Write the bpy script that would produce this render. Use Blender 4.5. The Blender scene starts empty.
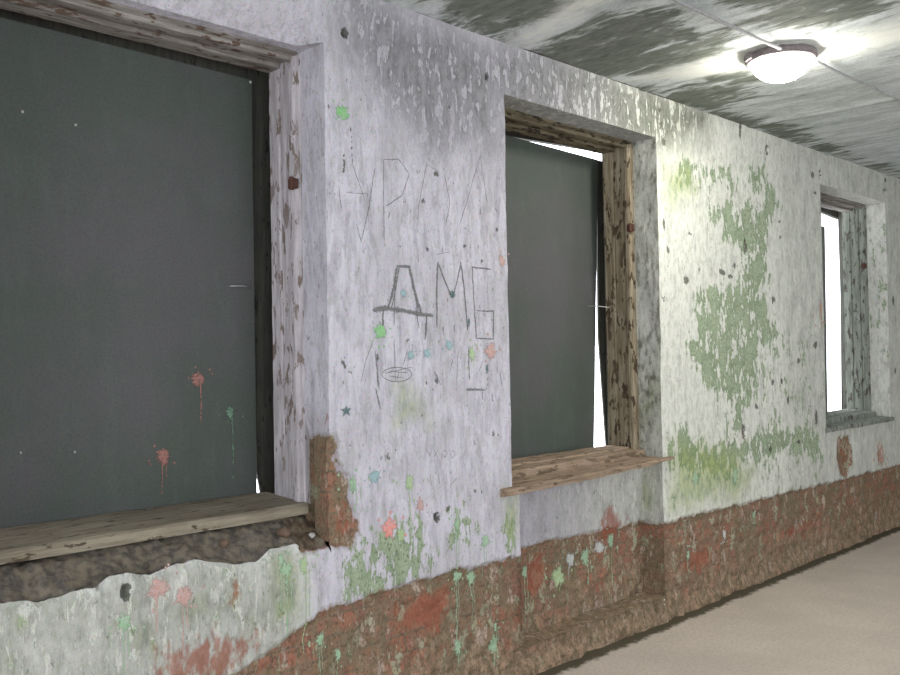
import bpy, bmesh, math, random
import numpy as np
from mathutils import Matrix, Vector

random.seed(4)
S = bpy.context.scene
COL = S.collection
# ------------------------------------------------------------------ camera geometry (world: x along the wall, y into the wall, z up)
F = 900.0
vx = np.array([910, .5, F]); vx /= np.linalg.norm(vx)
hz = np.array([0, 16.5, F])
dn = np.cross(hz, vx); dn /= np.linalg.norm(dn)
if dn[1] < 0: dn = -dn
up = -dn
RC = np.array([vx, np.cross(up, vx), up])          # camera (right, down, forward) -> world
CAM = np.array([0, -2.7365, 1.5])
def ray(px, py): return RC @ np.array([px - 450., py - 337.5, F])
def at(px, py, ax=1, v=0.):
    r = ray(px, py); return CAM + r * ((v - CAM[ax]) / r[ax])
def W(px, py, y=0.):                               # -> (x, z) on a plane parallel to the window wall
    p = at(px, py, 1, y); return (p[0], p[2])
def Wz(ox, oy, s, pts, y=0.): return [W(ox + a / s, oy + b / s, y) for a, b in pts]
def Cz(pts): return [tuple(at(a, b, 2, 2.93)[:2]) for a, b in pts]
K = 900 / 260.

# ------------------------------------------------------------------ numpy noise
def _h(i, j, s):
    n = (i * 374761393 + j * 668265263 + s * 974634777) & 0xffffffff
    n = ((n ^ (n >> 13)) * 1274126177) & 0xffffffff
    return ((n ^ (n >> 16)) & 0xffff) / 65535.
def vn(x, y, s=0):
    x = np.asarray(x, float); y = np.asarray(y, float)
    i = np.floor(x).astype(np.int64); j = np.floor(y).astype(np.int64)
    u = x - i; v = y - j; u = u*u*(3-2*u); v = v*v*(3-2*v)
    return (_h(i, j, s)*(1-u)+_h(i+1, j, s)*u)*(1-v) + (_h(i, j+1, s)*(1-u)+_h(i+1, j+1, s)*u)*v
def fbm(x, y, s=0, o=4):
    a = .5; t = 0; n = 0
    for k in range(o):
        t = t + a*vn(x*2**k, y*2**k, s+k*7); n += a; a *= .5
    return t/n
def ss(a, b, t):
    t = np.clip((t-a)/(b-a), 0, 1); return t*t*(3-2*t)
def psdf(x, z, poly):                              # signed distance to a polygon, + inside
    out = np.full(x.shape, -1.0)
    P = np.array(poly); lo = P.min(0)-.3; hi = P.max(0)+.3
    m = (x > lo[0]) & (x < hi[0]) & (z > lo[1]) & (z < hi[1])
    if not m.any(): return out
    a = x[m]; b = z[m]; d = np.full(a.shape, 1e9); ins = np.zeros(a.shape, bool)
    for k in range(len(P)):
        p = P[k]; q = P[(k+1) % len(P)]; e = q-p
        t = np.clip(((a-p[0])*e[0]+(b-p[1])*e[1])/max(e@e, 1e-12), 0, 1)
        d = np.minimum(d, np.hypot(a-p[0]-t*e[0], b-p[1]-t*e[1]))
        if p[1] != q[1]:
            c = ((p[1] > b) != (q[1] > b)) & (a < e[0]*(b-p[1])/e[1]+p[0]); ins ^= c
    out[m] = np.where(ins, d, -d); return out
def esdf(x, z, c, rx, rz):                         # ellipse, approximate
    k = np.hypot((x-c[0])/rx, (z-c[1])/rz); return np.maximum((1-k)*min(rx, rz), -1)

# ------------------------------------------------------------------ node helpers
def mat(name):
    m = bpy.data.materials.new(name); m.use_nodes = True
    nt = m.node_tree; return m, nt, nt.nodes['Principled BSDF']
class NT:
    def __init__(s, nt): s.nt = nt; s.P = s.n('ShaderNodeTexCoord').outputs['Object']
    def n(s, t, **k):
        d = s.nt.nodes.new(t)
        for a, b in k.items(): setattr(d, a, b)
        return d
    def put(s, sock, v):
        if isinstance(v, bpy.types.NodeSocket): s.nt.links.new(v, sock)
        elif isinstance(v, (tuple, list)) and len(v) == 3 and sock.type == 'RGBA': sock.default_value = (*v, 1)
        else: sock.default_value = v
    def vec(s, sc, loc=(0, 0, 0)):
        d = s.n('ShaderNodeMapping'); s.put(d.inputs[0], s.P); d.inputs['Scale'].default_value = sc; d.inputs['Location'].default_value = loc
        return d.outputs[0]
    def noise(s, sc, stretch=(1, 1, 1), det=5, rough=.6, loc=(0, 0, 0), dist=0.):
        d = s.n('ShaderNodeTexNoise'); s.put(d.inputs['Vector'], s.vec(stretch, loc))
        d.inputs['Scale'].default_value = sc; d.inputs['Detail'].default_value = det; d.inputs['Roughness'].default_value = rough; d.inputs['Distortion'].default_value = dist
        return d.outputs['Fac']
    def m(s, op, a, b=0., c=0.):
        d = s.n('ShaderNodeMath', operation=op)
        for k, v in enumerate((a, b, c)): s.put(d.inputs[k], v)
        return d.outputs[0]
    def step(s, v, lo, hi):
        d = s.n('ShaderNodeMapRange', interpolation_type='SMOOTHSTEP'); s.put(d.inputs[0], v)
        d.inputs[1].default_value = lo; d.inputs[2].default_value = hi; return d.outputs[0]
    def mix(s, f, a, b, mode='MIX'):
        d = s.n('ShaderNodeMix', data_type='RGBA', blend_type=mode); s.put(d.inputs[0], f); s.put(d.inputs[6], a); s.put(d.inputs[7], b); return d.outputs[2]
    def attr(s, name):
        d = s.n('ShaderNodeAttribute'); d.attribute_name = name
        q = s.n('ShaderNodeSeparateColor'); s.put(q.inputs[0], d.outputs['Color']); return list(q.outputs) + [d.outputs['Alpha']]
    def bump(s, h, strength, dist, bsdf):
        d = s.n('ShaderNodeBump'); s.put(d.inputs['Height'], h); d.inputs['Strength'].default_value = strength; d.inputs['Distance'].default_value = dist
        s.put(bsdf.inputs['Normal'], d.outputs[0])
def lin(r, g, b):                                  # sRGB 0-255 -> linear
    f = lambda c: (c/255/12.92) if c/255 <= .04045 else ((c/255+.055)/1.055)**2.4
    return (f(r), f(g), f(b))

# ------------------------------------------------------------------ materials
def plaster_material():
    m, nt, b = mat('flaking_plaster'); t = NT(nt)
    br, gr, mo, da = t.attr('ma')                  # signed distances: brick, green underpaint, mould with painted shade ; alpha: exposed dirt
    ye, ch, re, wa = t.attr('mb')                  # yellow-green stain, dark chips, red rust, warm/pure whitewash
    n3 = t.noise(3.1); n9 = t.noise(9, (1, 1, .62)); n30 = t.noise(32, (1, 1, .5)); n80 = t.noise(95, (1, 1, .7), 3)
    st = t.noise(24, (1, 1, .22), 7, .72, dist=.5); st2 = t.noise(70, (1, 1, .3), 6, .7, (3, 1, 2), .4); fine = t.noise(260, det=3)
    # whitewash
    c = t.mix(t.step(st, .40, .72), lin(208, 205, 213), lin(166, 163, 171))
    c = t.mix(t.m('MULTIPLY', t.step(n3, .42, .66), .5), c, lin(176, 173, 176))
    c = t.mix(t.m('MULTIPLY', t.step(st2, .56, .66), .5), c, lin(146, 144, 144))
    c = t.mix(t.m('MULTIPLY', t.step(n30, .58, .66), .35), c, lin(150, 150, 140))
    c = t.mix(t.step(wa, 0., 1.), c, t.mix(t.m('MULTIPLY', t.m('ADD', t.step(n30, .42, .68), t.step(st2, .5, .68)), .5), lin(222, 223, 213), lin(172, 176, 158)))
    c = t.mix(t.m('MULTIPLY', t.step(fine, .35, .7), .22), c, lin(120, 118, 122))
    tn = t.n('ShaderNodeTexNoise'); t.put(tn.inputs['Vector'], t.P); tn.inputs['Scale'].default_value = 75; tn.inputs['Detail'].default_value = 4
    c = t.mix(.30, c, tn.outputs['Color'], 'SOFT_LIGHT')
    c = t.mix(t.m('MULTIPLY', t.step(t.noise(14, (1, 1, .3), 7, .75, (4, 4, 4)), .52, .6), .35), c, lin(150, 148, 146))
    # mould, also shade painted in below the windows
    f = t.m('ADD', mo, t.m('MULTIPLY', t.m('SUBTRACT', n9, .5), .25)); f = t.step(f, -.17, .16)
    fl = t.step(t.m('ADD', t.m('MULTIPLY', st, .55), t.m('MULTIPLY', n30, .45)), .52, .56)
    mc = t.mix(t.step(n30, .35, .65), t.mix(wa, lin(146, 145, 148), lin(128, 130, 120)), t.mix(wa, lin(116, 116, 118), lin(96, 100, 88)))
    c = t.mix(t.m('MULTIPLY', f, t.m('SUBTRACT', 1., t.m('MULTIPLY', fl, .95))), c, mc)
    # green underpaint where the whitewash flaked away
    g = t.m('ADD', gr, t.m('MULTIPLY', t.m('SUBTRACT', n9, .5), .42)); g = t.m('ADD', g, t.m('MULTIPLY', t.m('SUBTRACT', n30, .5), .36)); g = t.m('ADD', g, t.m('MULTIPLY', t.m('SUBTRACT', st, .5), .36)); g = t.m('SUBTRACT', g, .012)
    g = t.m('ADD', g, t.m('MULTIPLY', t.m('SUBTRACT', n80, .5), .03)); gm = t.step(g, -.002, .006)
    gc = t.mix(t.step(n9, .35, .65), lin(134, 150, 122), lin(160, 172, 146)); gc = t.mix(t.step(n80, .5, .66), gc, lin(112, 126, 100))
    c = t.mix(gm, c, gc)
    # yellow green stain
    y = t.step(t.m('ADD', ye, t.m('MULTIPLY', t.m('SUBTRACT', n9, .5), .3)), -.06, .14)
    c = t.mix(t.m('MULTIPLY', y, .62), c, t.mix(t.step(n30, .4, .6), lin(158, 170, 98), lin(120, 140, 92)))
    # chips
    k = t.m('ADD', ch, t.m('MULTIPLY', t.m('SUBTRACT', n80, .55), .03)); k = t.m('ADD', k, t.m('MULTIPLY', t.m('SUBTRACT', n30, .54), .06)); k = t.step(k, -.001, .004)
    sp = t.step(t.noise(44, (1, 1, .4), 5, .6, (7, 0, 0)), .655, .69); sp2 = t.step(t.noise(95, (1, 1, .45), 3, .55, (1, 4, 0)), .655, .70)
    c = t.mix(t.m('MAXIMUM', t.m('MULTIPLY', sp, .7), t.m('MULTIPLY', sp2, .6)), c, lin(104, 104, 94))
    c = t.mix(t.m('MULTIPLY', k, .8), c, lin(74, 73, 64))
    # brick core
    bk = t.n('ShaderNodeTexBrick'); vv = t.n('ShaderNodeCombineXYZ'); sx = t.n('ShaderNodeSeparateXYZ'); t.put(sx.inputs[0], t.P)
    t.put(vv.inputs[0], t.m('ADD', t.m('ADD', sx.outputs[0], sx.outputs[1]), t.m('MULTIPLY', n9, .03))); t.put(vv.inputs[1], t.m('ADD', sx.outputs[2], t.m('MULTIPLY', n9, .035)))
    t.put(bk.inputs['Vector'], vv.outputs[0]); bk.inputs['Scale'].default_value = 1.; bk.inputs['Brick Width'].default_value = .26; bk.inputs['Row Height'].default_value = .077
    bk.inputs['Mortar Size'].default_value = .007; bk.inputs['Mortar Smooth'].default_value = .7
    bk.inputs['Color1'].default_value = (*lin(160, 106, 86), 1); bk.inputs['Color2'].default_value = (*lin(140, 104, 88), 1); bk.inputs['Mortar'].default_value = (*lin(112, 98, 82), 1)
    bc = t.mix(t.step(n30, .38, .62), bk.outputs['Color'], lin(132, 112, 92))
    bc = t.mix(t.m('MULTIPLY', t.step(n9, .5, .62), .75), bc, lin(128, 112, 90))
    bc = t.mix(t.m('MULTIPLY', t.step(st, .58, .66), .8), bc, lin(110, 106, 90))
    bc = t.mix(t.step(t.noise(17, (1, 1, .5), 6, .7, (5, 2, 9)), .55, .61), bc, t.mix(n80, lin(176, 174, 148), lin(140, 140, 116)))
    bc = t.mix(t.m('MULTIPLY', t.step(n3, .46, .6), .5), bc, lin(116, 112, 90))
    low = t.m('SUBTRACT', .22, sx.outputs[2]); low = t.step(t.m('ADD', low, t.m('MULTIPLY', t.m('SUBTRACT', n9, .5), .8)), -.12, .12)
    bc = t.mix(t.m('MULTIPLY', low, .75), bc, t.mix(t.step(n30, .36, .64), lin(168, 146, 122), lin(118, 104, 82)))
    bc = t.mix(t.step(t.noise(11, (1, 1, .45), 7, .75, (8, 2, 1)), .57, .63), bc, lin(172, 156, 142))
    bc = t.mix(t.m('MULTIPLY', t.step(n80, .47, .66), .6), bc, lin(78, 66, 56))
    q = t.m('ADD', br, t.m('MULTIPLY', t.m('SUBTRACT', n9, .5), .09)); q = t.m('ADD', q, t.m('MULTIPLY', t.m('SUBTRACT', n30, .5), .05))
    bm_ = t.step(q, -.003, .005)
    edge = t.m('MULTIPLY', t.step(q, -.016, -.006), t.m('SUBTRACT', 1., bm_))
    c = t.mix(t.m('MULTIPLY', edge, .35), c, lin(120, 110, 100))
    c = t.mix(bm_, c, bc)
    r = t.step(t.m('ADD', re, t.m('ADD', t.m('MULTIPLY', t.m('SUBTRACT', n9, .53), .25), t.m('MULTIPLY', t.m('SUBTRACT', n30, .52), .25))), -.01, .05)
    c = t.mix(t.m('MULTIPLY', r, .7), c, t.mix(n80, lin(166, 92, 72), lin(126, 76, 62)))
    d = t.step(t.m('ADD', da, t.m('MULTIPLY', t.m('SUBTRACT', n30, .5), .10)), -.012, .03)
    c = t.mix(t.m('MULTIPLY', d, .9), c, t.mix(t.step(n30, .36, .64), lin(112, 101, 80), lin(64, 58, 44)))
    t.put(b.inputs['Base Color'], c); b.inputs['Roughness'].default_value = .93; b.inputs['Specular IOR Level'].default_value = .15
    h = t.m('ADD', t.m('MULTIPLY', n30, .6), t.m('MULTIPLY', n80, .4)); h = t.m('SUBTRACT', h, t.m('MULTIPLY', gm, .25)); h = t.m('SUBTRACT', h, k)
    t.bump(h, .55, .006, b); return m
def ceiling_material():
    m, nt, b = mat('stained_ceiling'); t = NT(nt)
    mo, li, ye, _ = t.attr('ma')
    s1 = t.noise(6, (1.3, .42, 1), 7, .65, dist=.8); s2 = t.noise(22, (1.3, .4, 1), 6, .65, dist=.5); n4 = t.noise(4.); n60 = t.noise(70, det=4)
    c = t.mix(t.step(s1, .36, .64), lin(214, 219, 220), lin(184, 190, 188)); c = t.mix(t.m('MULTIPLY', t.step(s2, .5, .66), .45), c, lin(146, 152, 146))
    c = t.mix(t.m('MULTIPLY', t.step(n60, .4, .7), .35), c, lin(150, 156, 156))
    f = t.m('ADD', mo, t.m('MULTIPLY', t.m('SUBTRACT', s1, .5), 1.3)); f = t.m('ADD', f, t.m('MULTIPLY', t.m('SUBTRACT', s2, .5), .45)); f = t.step(f, -.02, .2)
    c = t.mix(t.m('MULTIPLY', f, .85), c, t.mix(t.step(s2, .3, .7), lin(112, 118, 104), lin(76, 82, 70)))
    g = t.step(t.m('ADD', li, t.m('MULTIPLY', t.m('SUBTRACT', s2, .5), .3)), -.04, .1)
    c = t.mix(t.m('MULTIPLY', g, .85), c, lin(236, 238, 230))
    c = t.mix(t.m('MULTIPLY', t.step(ye, -.05, .1), .3), c, lin(160, 160, 120))
    t.put(b.inputs['Base Color'], c); b.inputs['Roughness'].default_value = .92; b.inputs['Specular IOR Level'].default_value = .15
    t.bump(t.m('ADD', s1, t.m('MULTIPLY', s2, .5)), .5, .012, b); return m
def floor_material():
    m, nt, b = mat('dusty_concrete'); t = NT(nt)
    c = t.mix(t.step(t.noise(2.2), .35, .68), lin(206, 193, 180), lin(192, 180, 168)); c = t.mix(t.m('MULTIPLY', t.step(t.noise(60, det=4), .4, .7), .5), c, lin(160, 150, 140))
    c = t.mix(t.m('MULTIPLY', t.step(t.noise(240, det=3), .4, .7), .4), c, lin(212, 202, 190))
    (d, _, _, _) = t.attr('ma')
    c = t.mix(t.step(t.m('ADD', d, t.m('MULTIPLY', t.m('SUBTRACT', t.noise(18), .5), .09)), -.01, .03), c, lin(86, 80, 66))
    t.put(b.inputs['Base Color'], c); b.inputs['Roughness'].default_value = .95; b.inputs['Specular IOR Level'].default_value = .1
    t.bump(t.noise(90, det=4), .3, .004, b); return m
def wood_material(name, c1, c2, c3, axis=2, chip=.60):
    m, nt, b = mat(name); t = NT(nt)
    sc = [1, 1, 1]; sc[axis] = .09
    g = t.noise(55, tuple(sc), 5, .65); sc[axis] = .35; p = t.noise(34, tuple(sc), 5, .6, (2, 3, 5)); n = t.noise(6)
    c = t.mix(t.step(g, .35, .66), c1, c2); c = t.mix(t.step(p, chip, chip+.03), c, c3); c = t.mix(t.m('MULTIPLY', t.step(n, .45, .65), .4), c, c2)
    t.put(b.inputs['Base Color'], c); b.inputs['Roughness'].default_value = .85; b.inputs['Specular IOR Level'].default_value = .2
    t.bump(t.m('ADD', g, p), .5, .004, b); return m
def board_material():
    m, nt, b = mat('grey_green_board'); t = NT(nt)
    n = t.noise(1.6, det=4); s = t.noise(12, (1, 1, .25), 5, .6); f = t.noise(120, det=4)
    c = t.mix(t.step(n, .35, .65), lin(88, 87, 88), lin(78, 85, 78)); c = t.mix(t.m('MULTIPLY', t.step(s, .5, .72), .4), c, lin(90, 99, 92)); c = t.mix(t.m('MULTIPLY', t.step(f, .45, .7), .35), c, lin(60, 65, 60)); tn = t.n('ShaderNodeTexNoise'); t.put(tn.inputs['Vector'], t.P); tn.inputs['Scale'].default_value = 110; tn.inputs['Detail'].default_value = 3; c = t.mix(.3, c, tn.outputs['Color'], 'SOFT_LIGHT')
    t.put(b.inputs['Base Color'], c); b.inputs['Roughness'].default_value = .62; b.inputs['Specular IOR Level'].default_value = .3
    t.bump(s, .12, .004, b); return m
def plain(name, c, rough=.7, metal=0., var=None, sc=60):
    m, nt, b = mat(name); t = NT(nt)
    t.put(b.inputs['Base Color'], t.mix(t.step(t.noise(sc, det=4), .38, .66), c, var or tuple(v*.7 for v in c)))
    b.inputs['Roughness'].default_value = rough; b.inputs['Metallic'].default_value = metal; return m

M_PL = plaster_material(); M_CE = ceiling_material(); M_FL = floor_material(); M_BO = board_material()
M_PALE = wood_material('pale_flaking_wood', lin(196, 191, 194), lin(160, 154, 156), lin(122, 110, 102), chip=.57)
M_BROWN = wood_material('brown_flaking_wood', lin(160, 151, 130), lin(118, 105, 84), lin(74, 62, 48), chip=.55)
M_GREYW = wood_material('grey_flaking_wood', lin(150, 156, 146), lin(118, 122, 112), lin(84, 78, 76), chip=.56)
M_HEAD2 = wood_material('mouldy_head_wood', lin(134, 124, 102), lin(88, 80, 64), lin(52, 46, 36), axis=0, chip=.54)
M_BROWNX = wood_material('brown_sill_wood', lin(164, 144, 124), lin(128, 110, 92), lin(104, 90, 74), axis=0, chip=.56)
M_PALEX = wood_material('pale_head_wood', lin(150, 146, 140), lin(112, 106, 98), lin(92, 74, 62), axis=0, chip=.56)
M_SILL1 = wood_material('dusty_sill_wood', lin(152, 144, 126), lin(122, 112, 96), lin(86, 76, 62), axis=0, chip=.6)
M_DARK = wood_material('dark_outer_wood', lin(72, 72, 66), lin(58, 58, 53), lin(44, 43, 40))
M_RUST = plain('rusty_iron', lin(92, 62, 52), .8, .3)
M_WIRE = plain('pale_wire', lin(190, 190, 186), .45, .6)
M_CABLE = plain('painted_cable', lin(168, 168, 168), .7)
M_RING = plain('lamp_ring_plastic', lin(120, 110, 112), .6)
M_INK = plain('dark_charcoal_marks', lin(104, 105, 104), .9, var=lin(134, 134, 134), sc=140)
M_SCR = plain('grey_scratches', lin(124, 125, 124), .9, var=lin(150, 150, 150), sc=140)
M_TEAL = plain('teal_paint', lin(88, 120, 116), .8)
def worn(m, cover=.85, sc=150., amp=1.1, lo=.15, hi=.6):   # paint and charcoal wear thin toward the rim of each mark
    nt = m.node_tree; t = NT(nt); b = nt.nodes['Principled BSDF']
    d = t.n('ShaderNodeAttribute'); d.attribute_name = 'rim'
    v = t.m('ADD', d.outputs['Fac'], t.m('MULTIPLY', t.m('SUBTRACT', t.noise(sc, det=5, rough=.7), .5), amp*2))
    t.put(b.inputs['Alpha'], t.m('MULTIPLY', t.step(v, lo, hi), cover)); return m
worn(M_INK, .92, 180, 1.4, -.1, .6); worn(M_SCR, .8, 160, 1.2, -.05, .65); worn(M_TEAL, .7, 150, 1.3, .1, .8)
def paint(name, c): return plain(name, lin(*c), .6, var=tuple(.55*v+.45*w for v, w in zip(lin(*c), lin(196, 194, 190))), sc=110)
PNT = {}; _P = {'green': paint('green_paint', (128, 200, 120)), 'mint': paint('mint_paint', (158, 196, 156)), 'pink': paint('pink_paint', (240, 150, 138)),
       'rose': paint('rose_paint', (204, 160, 150)), 'cyan': paint('cyan_paint', (146, 186, 190)), 'orange': paint('orange_paint', (196, 146, 116)),
       'dpink': plain('dull_pink_paint', lin(178, 124, 112), .7, var=lin(126, 98, 92), sc=110), 'dgreen': plain('dull_green_paint', lin(118, 158, 128), .7, var=lin(90, 112, 96), sc=110), 'lime': paint('lime_paint', (172, 200, 144)), 'white': paint('white_fleck', (200, 205, 200))}
for _k, _m in _P.items(): PNT[_k] = worn(_m, .82, 120, 1.3, .05, .7)

# ------------------------------------------------------------------ object helpers
def link(name, me, parent=None, label=None, cat=None, group=None, kind=None):
    o = bpy.data.objects.new(name, me); COL.objects.link(o)
    if parent: o.parent = parent
    for k, v in (('label', label), ('category', cat), ('group', group), ('kind', kind)):
        if v: o[k] = v
    return o
def from_bm(name, bm, m, parent=None, smooth=False, **k):
    bmesh.ops.recalc_face_normals(bm, faces=bm.faces)
    me = bpy.data.meshes.new(name); bm.to_mesh(me); bm.free(); me.materials.append(m)
    if smooth: me.polygons.foreach_set('use_smooth', [True]*len(me.polygons))
    return link(name, me, parent, **k)
def extr(bm, prof, path0, path1, ax_u, ax_v):      # extrude a 2-D profile from path0 to path1
    p0 = Vector(path0); p1 = Vector(path1); u = Vector(ax_u); v = Vector(ax_v)
    a = [bm.verts.new(p0+u*i+v*j) for i, j in prof]; b = [bm.verts.new(p1+u*i+v*j) for i, j in prof]
    n = len(prof)
    for k in range(n): bm.faces.new((a[k], a[(k+1) % n], b[(k+1) % n], b[k]))
    bm.faces.new(a); bm.faces.new(b[::-1])
def box(bm, lo, hi, bev=0.):
    r = bmesh.ops.create_cube(bm, size=1)
    for v in r['verts']:
        v.co = Vector([lo[k] + (v.co[k]+.5)*(hi[k]-lo[k]) for k in range(3)])
    if bev:
        es = list({e for v in r['verts'] for e in v.link_edges})
        bmesh.ops.bevel(bm, geom=es, offset=bev, segments=2, affect='EDGES')
def tube(bm, pts, r, seg=8):
    rings = []
    pts = [Vector(p) for p in pts]
    for k, p in enumerate(pts):
        d = (pts[min(k+1, len(pts)-1)]-pts[max(k-1, 0)]).normalized()
        a = d.orthogonal().normalized() if k == 0 else (ra - d*ra.dot(d)).normalized()
        ra = a; b = d.cross(a)
        rings.append([bm.verts.new(p+(a*math.cos(t)+b*math.sin(t))*r) for t in [2*math.pi*q/seg for q in range(seg)]])
    for A, B in zip(rings, rings[1:]):
        for q in range(seg): bm.faces.new((A[q], A[(q+1) % seg], B[(q+1) % seg], B[q]))
    bm.faces.new(rings[0][::-1]); bm.faces.new(rings[-1])
def roughen(bm, amp, cuts=0, axis=0, seed=0, sc=(6, 6, 6)):
    for v in bm.verts:
        v.co += Vector([amp*(float(fbm(np.array(v.co[(k+1) % 3]*14+v.co[(k+2) % 3]*5+k*9.), np.array(v.co[axis]*7.), seed+k))-.5)*2 for k in range(3)])

# ------------------------------------------------------------------ the window wall: masks and relief as functions of (x, z)
ZT, ZC = 2.69, 2.93
X0 = [.79, 3.087, 6.524]; X1 = [2.06, 4.352, 7.80]
DADO = np.array([[-3, .42], [.9, .40], [1.2, .33], [1.45, .40], [1.65, .42], [1.8, .47], [1.97, .53], [2.0, .552], [2.57, .577], [3.14, .566], [4.35, .538], [5.48, .527], [6.4, .519], [8, .504], [10, .5]])
PATCH = [W(*p) for p in ((300, 437), (333, 436), (336, 446), (337, 460), (342, 472), (349, 480), (352, 500), (357, 512), (356, 530), (350, 545), (330, 548), (300, 552))]
SILLPATCH3 = [W(*p) for p in ((838, 438), (850, 436), (853, 460), (847, 478), (840, 474), (837, 456))]
GREEN = [Wz(640, 100, K, [(130, 215), (170, 212), (205, 235), (258, 238), (252, 285), (235, 310), (230, 265), (182, 262), (178, 295), (140, 288)]),
         Wz(640, 100, K, [(375, 240), (430, 230), (445, 300), (468, 310), (484, 372), (445, 410), (432, 455), (445, 600), (410, 690), (352, 690), (350, 560), (338, 500), (290, 475), (280, 425), (242, 405), (255, 370), (300, 345), (332, 372), (362, 350), (420, 362), (440, 335), (400, 295), (372, 285)]),
         Wz(640, 290, K, [(185, 10), (215, -5), (420, -30), (435, 60), (490, 150), (420, 200), (405, 330), (350, 440), (340, 560), (330, 640), (180, 640), (125, 600), (130, 480), (165, 470), (185, 520), (250, 550), (325, 470), (312, 400), (250, 340), (210, 280), (158, 205), (180, 140), (215, 60)]),
         Wz(640, 290, K, [(320, 570), (420, 480), (600, 470), (640, 590), (500, 560), (420, 600)]),
         Wz(300, 480, K, [(225, 215), (350, 150), (420, 160), (432, 235), (492, 262), (420, 345), (300, 395), (168, 420), (150, 300), (215, 270)]),
         Wz(300, 480, K, [(520, 230), (545, 110), (565, 150), (605, 190), (600, 232), (560, 240)]),
         Wz(300, 480, K, [(705, 180), (730, 180), (735, 250), (712, 250)]),
         [W(*p) for p in ((718, 170), (724, 174), (737, 184), (736, 197), (731, 194), (728, 184), (719, 178))],
         Wz(480, 400, K, [(640, 150), (670, 140), (690, 230), (680, 330), (665, 260)])]
HOLES = [(W(345, 33), .014, .018), (W(487, 77), .012, .016), (W(767, 149), .018, .035), (W(745, 245), .018, .045), (W(744, 432), .028, .04), (W(437, 517), .017, .018), (W(125, 592), .016, .022), (W(659, 603), .022, .07), (W(820, 175), .014, .03), (W(881, 455), .01, .01)]
CHIPS = [  # dark chips in the whitewash (picture position, half sizes in px)
    (423, 201, 2, 4), (392, 207, 4, 1.5), (392, 215, 1.2, 6), (404, 202, 4, 1.5), (447, 221, 2, 2), (341, 195, 1.2, 9), (427, 249, 4, 3), (400, 246, 1.3, 1.3), (465, 246, 1.5, 2), (482, 261, 1.3, 1.3), (410, 339, 3, 2.5), (378, 357, 2, 4), (344, 365, 1.5, 5), (347, 380, 2, 5), (426, 381, 1.8, 4),
    (337, 385, 1, 1.5), (438, 380, 3, 4), (350, 445, 1.5, 1.5), (364, 443, 2, 4), (396, 450, 2, 2.5), (381, 457, 1.2, 4), (388, 458, 1.2, 5), (423, 415, 2, 2), (493, 434, 1.2, 5), (498, 437, 1.2, 4), (448, 508, 2.5, 2.5), (476, 491, 2, 2), (482, 492, 1.2, 2), (352, 140, 2, 22), (345, 165, 1.6, 8), (496, 210, 1.6, 8), (499, 222, 1.2, 8), (402, 157, 2, 4),
    (448, 107, 1.6, 2.4), (436, 174, 3, 2), (311, 232, 2, 5), (304, 262, 2, 8), (305, 272, 2, 5), (330, 106, 5, 2), (497, 230, 2, 3), (438, 382, 2, 3), (346, 357, 2, 3), (350, 372, 3, 2), (493, 395, 1, 8), (488, 380, 1.2, 10),
    (813, 175, 2, 4), (815, 193, 2, 2.5), (690, 234, 2, 3), (745, 123, 5, 2), (740, 130, 1.6, 8), (722, 272, 4, 4), (734, 266, 3, 3), (686, 280, 3, 5), (699, 269, 1.5, 2), (730, 277, 4, 2), (773, 382, 2, 4), (782, 381, 1.5, 4), (788, 400, 1.5, 5), (798, 361, 2, 4), (757, 407, 2, 4), (815, 345, 2, 5), (773, 300, 2, 4), (816, 418, 1.8, 8), (798, 442, 2, 3), (771, 449, 2, 3), (780, 222, 2, 2),
    (780, 237, 1.5, 2), (660, 110, 3, 3), (662, 125, 2, 6), (664, 142, 2, 5), (664, 226, 1.5, 8), (663, 300, 1.5, 8), (668, 250, 2, 4), (884, 190, 2, 2), (895, 370, 1, 5), (893, 300, 1.4, 6), (885, 180, 1.2, 3)]
MOULD = [W(*p) for p in ((335, -40), (400, 8), (500, 48), (560, 70), (640, 95), (700, 118), (660, 135), (655, 137), (504, 97), (495, 150), (470, 140), (430, 150), (390, 110), (350, 60))]
MOULD2 = [W(*p) for p in ((430, 60), (490, 60), (500, 100), (470, 160), (430, 120))]
YELLOW = [[(.5, -.1), (2.0, -.1), (2.0, .85), (.5, .85)], [W(*p) for p in ((668, 440), (720, 440), (760, 470), (740, 500), (690, 512), (668, 510))], [W(*p) for p in ((392, 380), (425, 385), (428, 425), (395, 430))], [W(*p) for p in ((502, 490), (520, 492), (521, 540), (508, 540))], [W(*p) for p in ((270, 560), (300, 556), (302, 620), (280, 615))], [W(*p) for p in ((660, 160), (690, 160), (700, 200), (664, 215))]]  # first area paints low light and tint below the first window
WARM = [W(*p) for p in ((656, 120), (900, 180), (960, 600), (656, 520))]
REDS = [(W(326, 470), .035, .05), (W(345, 515), .04, .045), (W(330, 455), .02, .02), (W(350, 525), .03, .03), (W(745, 244), .02, .05), (W(744, 432), .03, .04), (W(845, 452), .06, .12), (W(826, 440), .03, .05), (W(632, 530), .14, .10), (W(560, 580), .12, .12), (W(700, 560), .2, .08), (W(880, 455), .08, .1), (W(430, 610), .2, .1), (W(210, 660), .3, .07), (W(200, 655), .2, .08), (W(240, 592), .03, .03), (W(800, 530), .3, .06)]
def brick_sdf(x, z):
    d = np.interp(x, DADO[:, 0], DADO[:, 1]) - z + .02*(fbm(x*9, z*3, 5)-.5)
    d = np.maximum(d, psdf(x, z, PATCH)); return np.maximum(d, psdf(x, z, SILLPATCH3))
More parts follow.
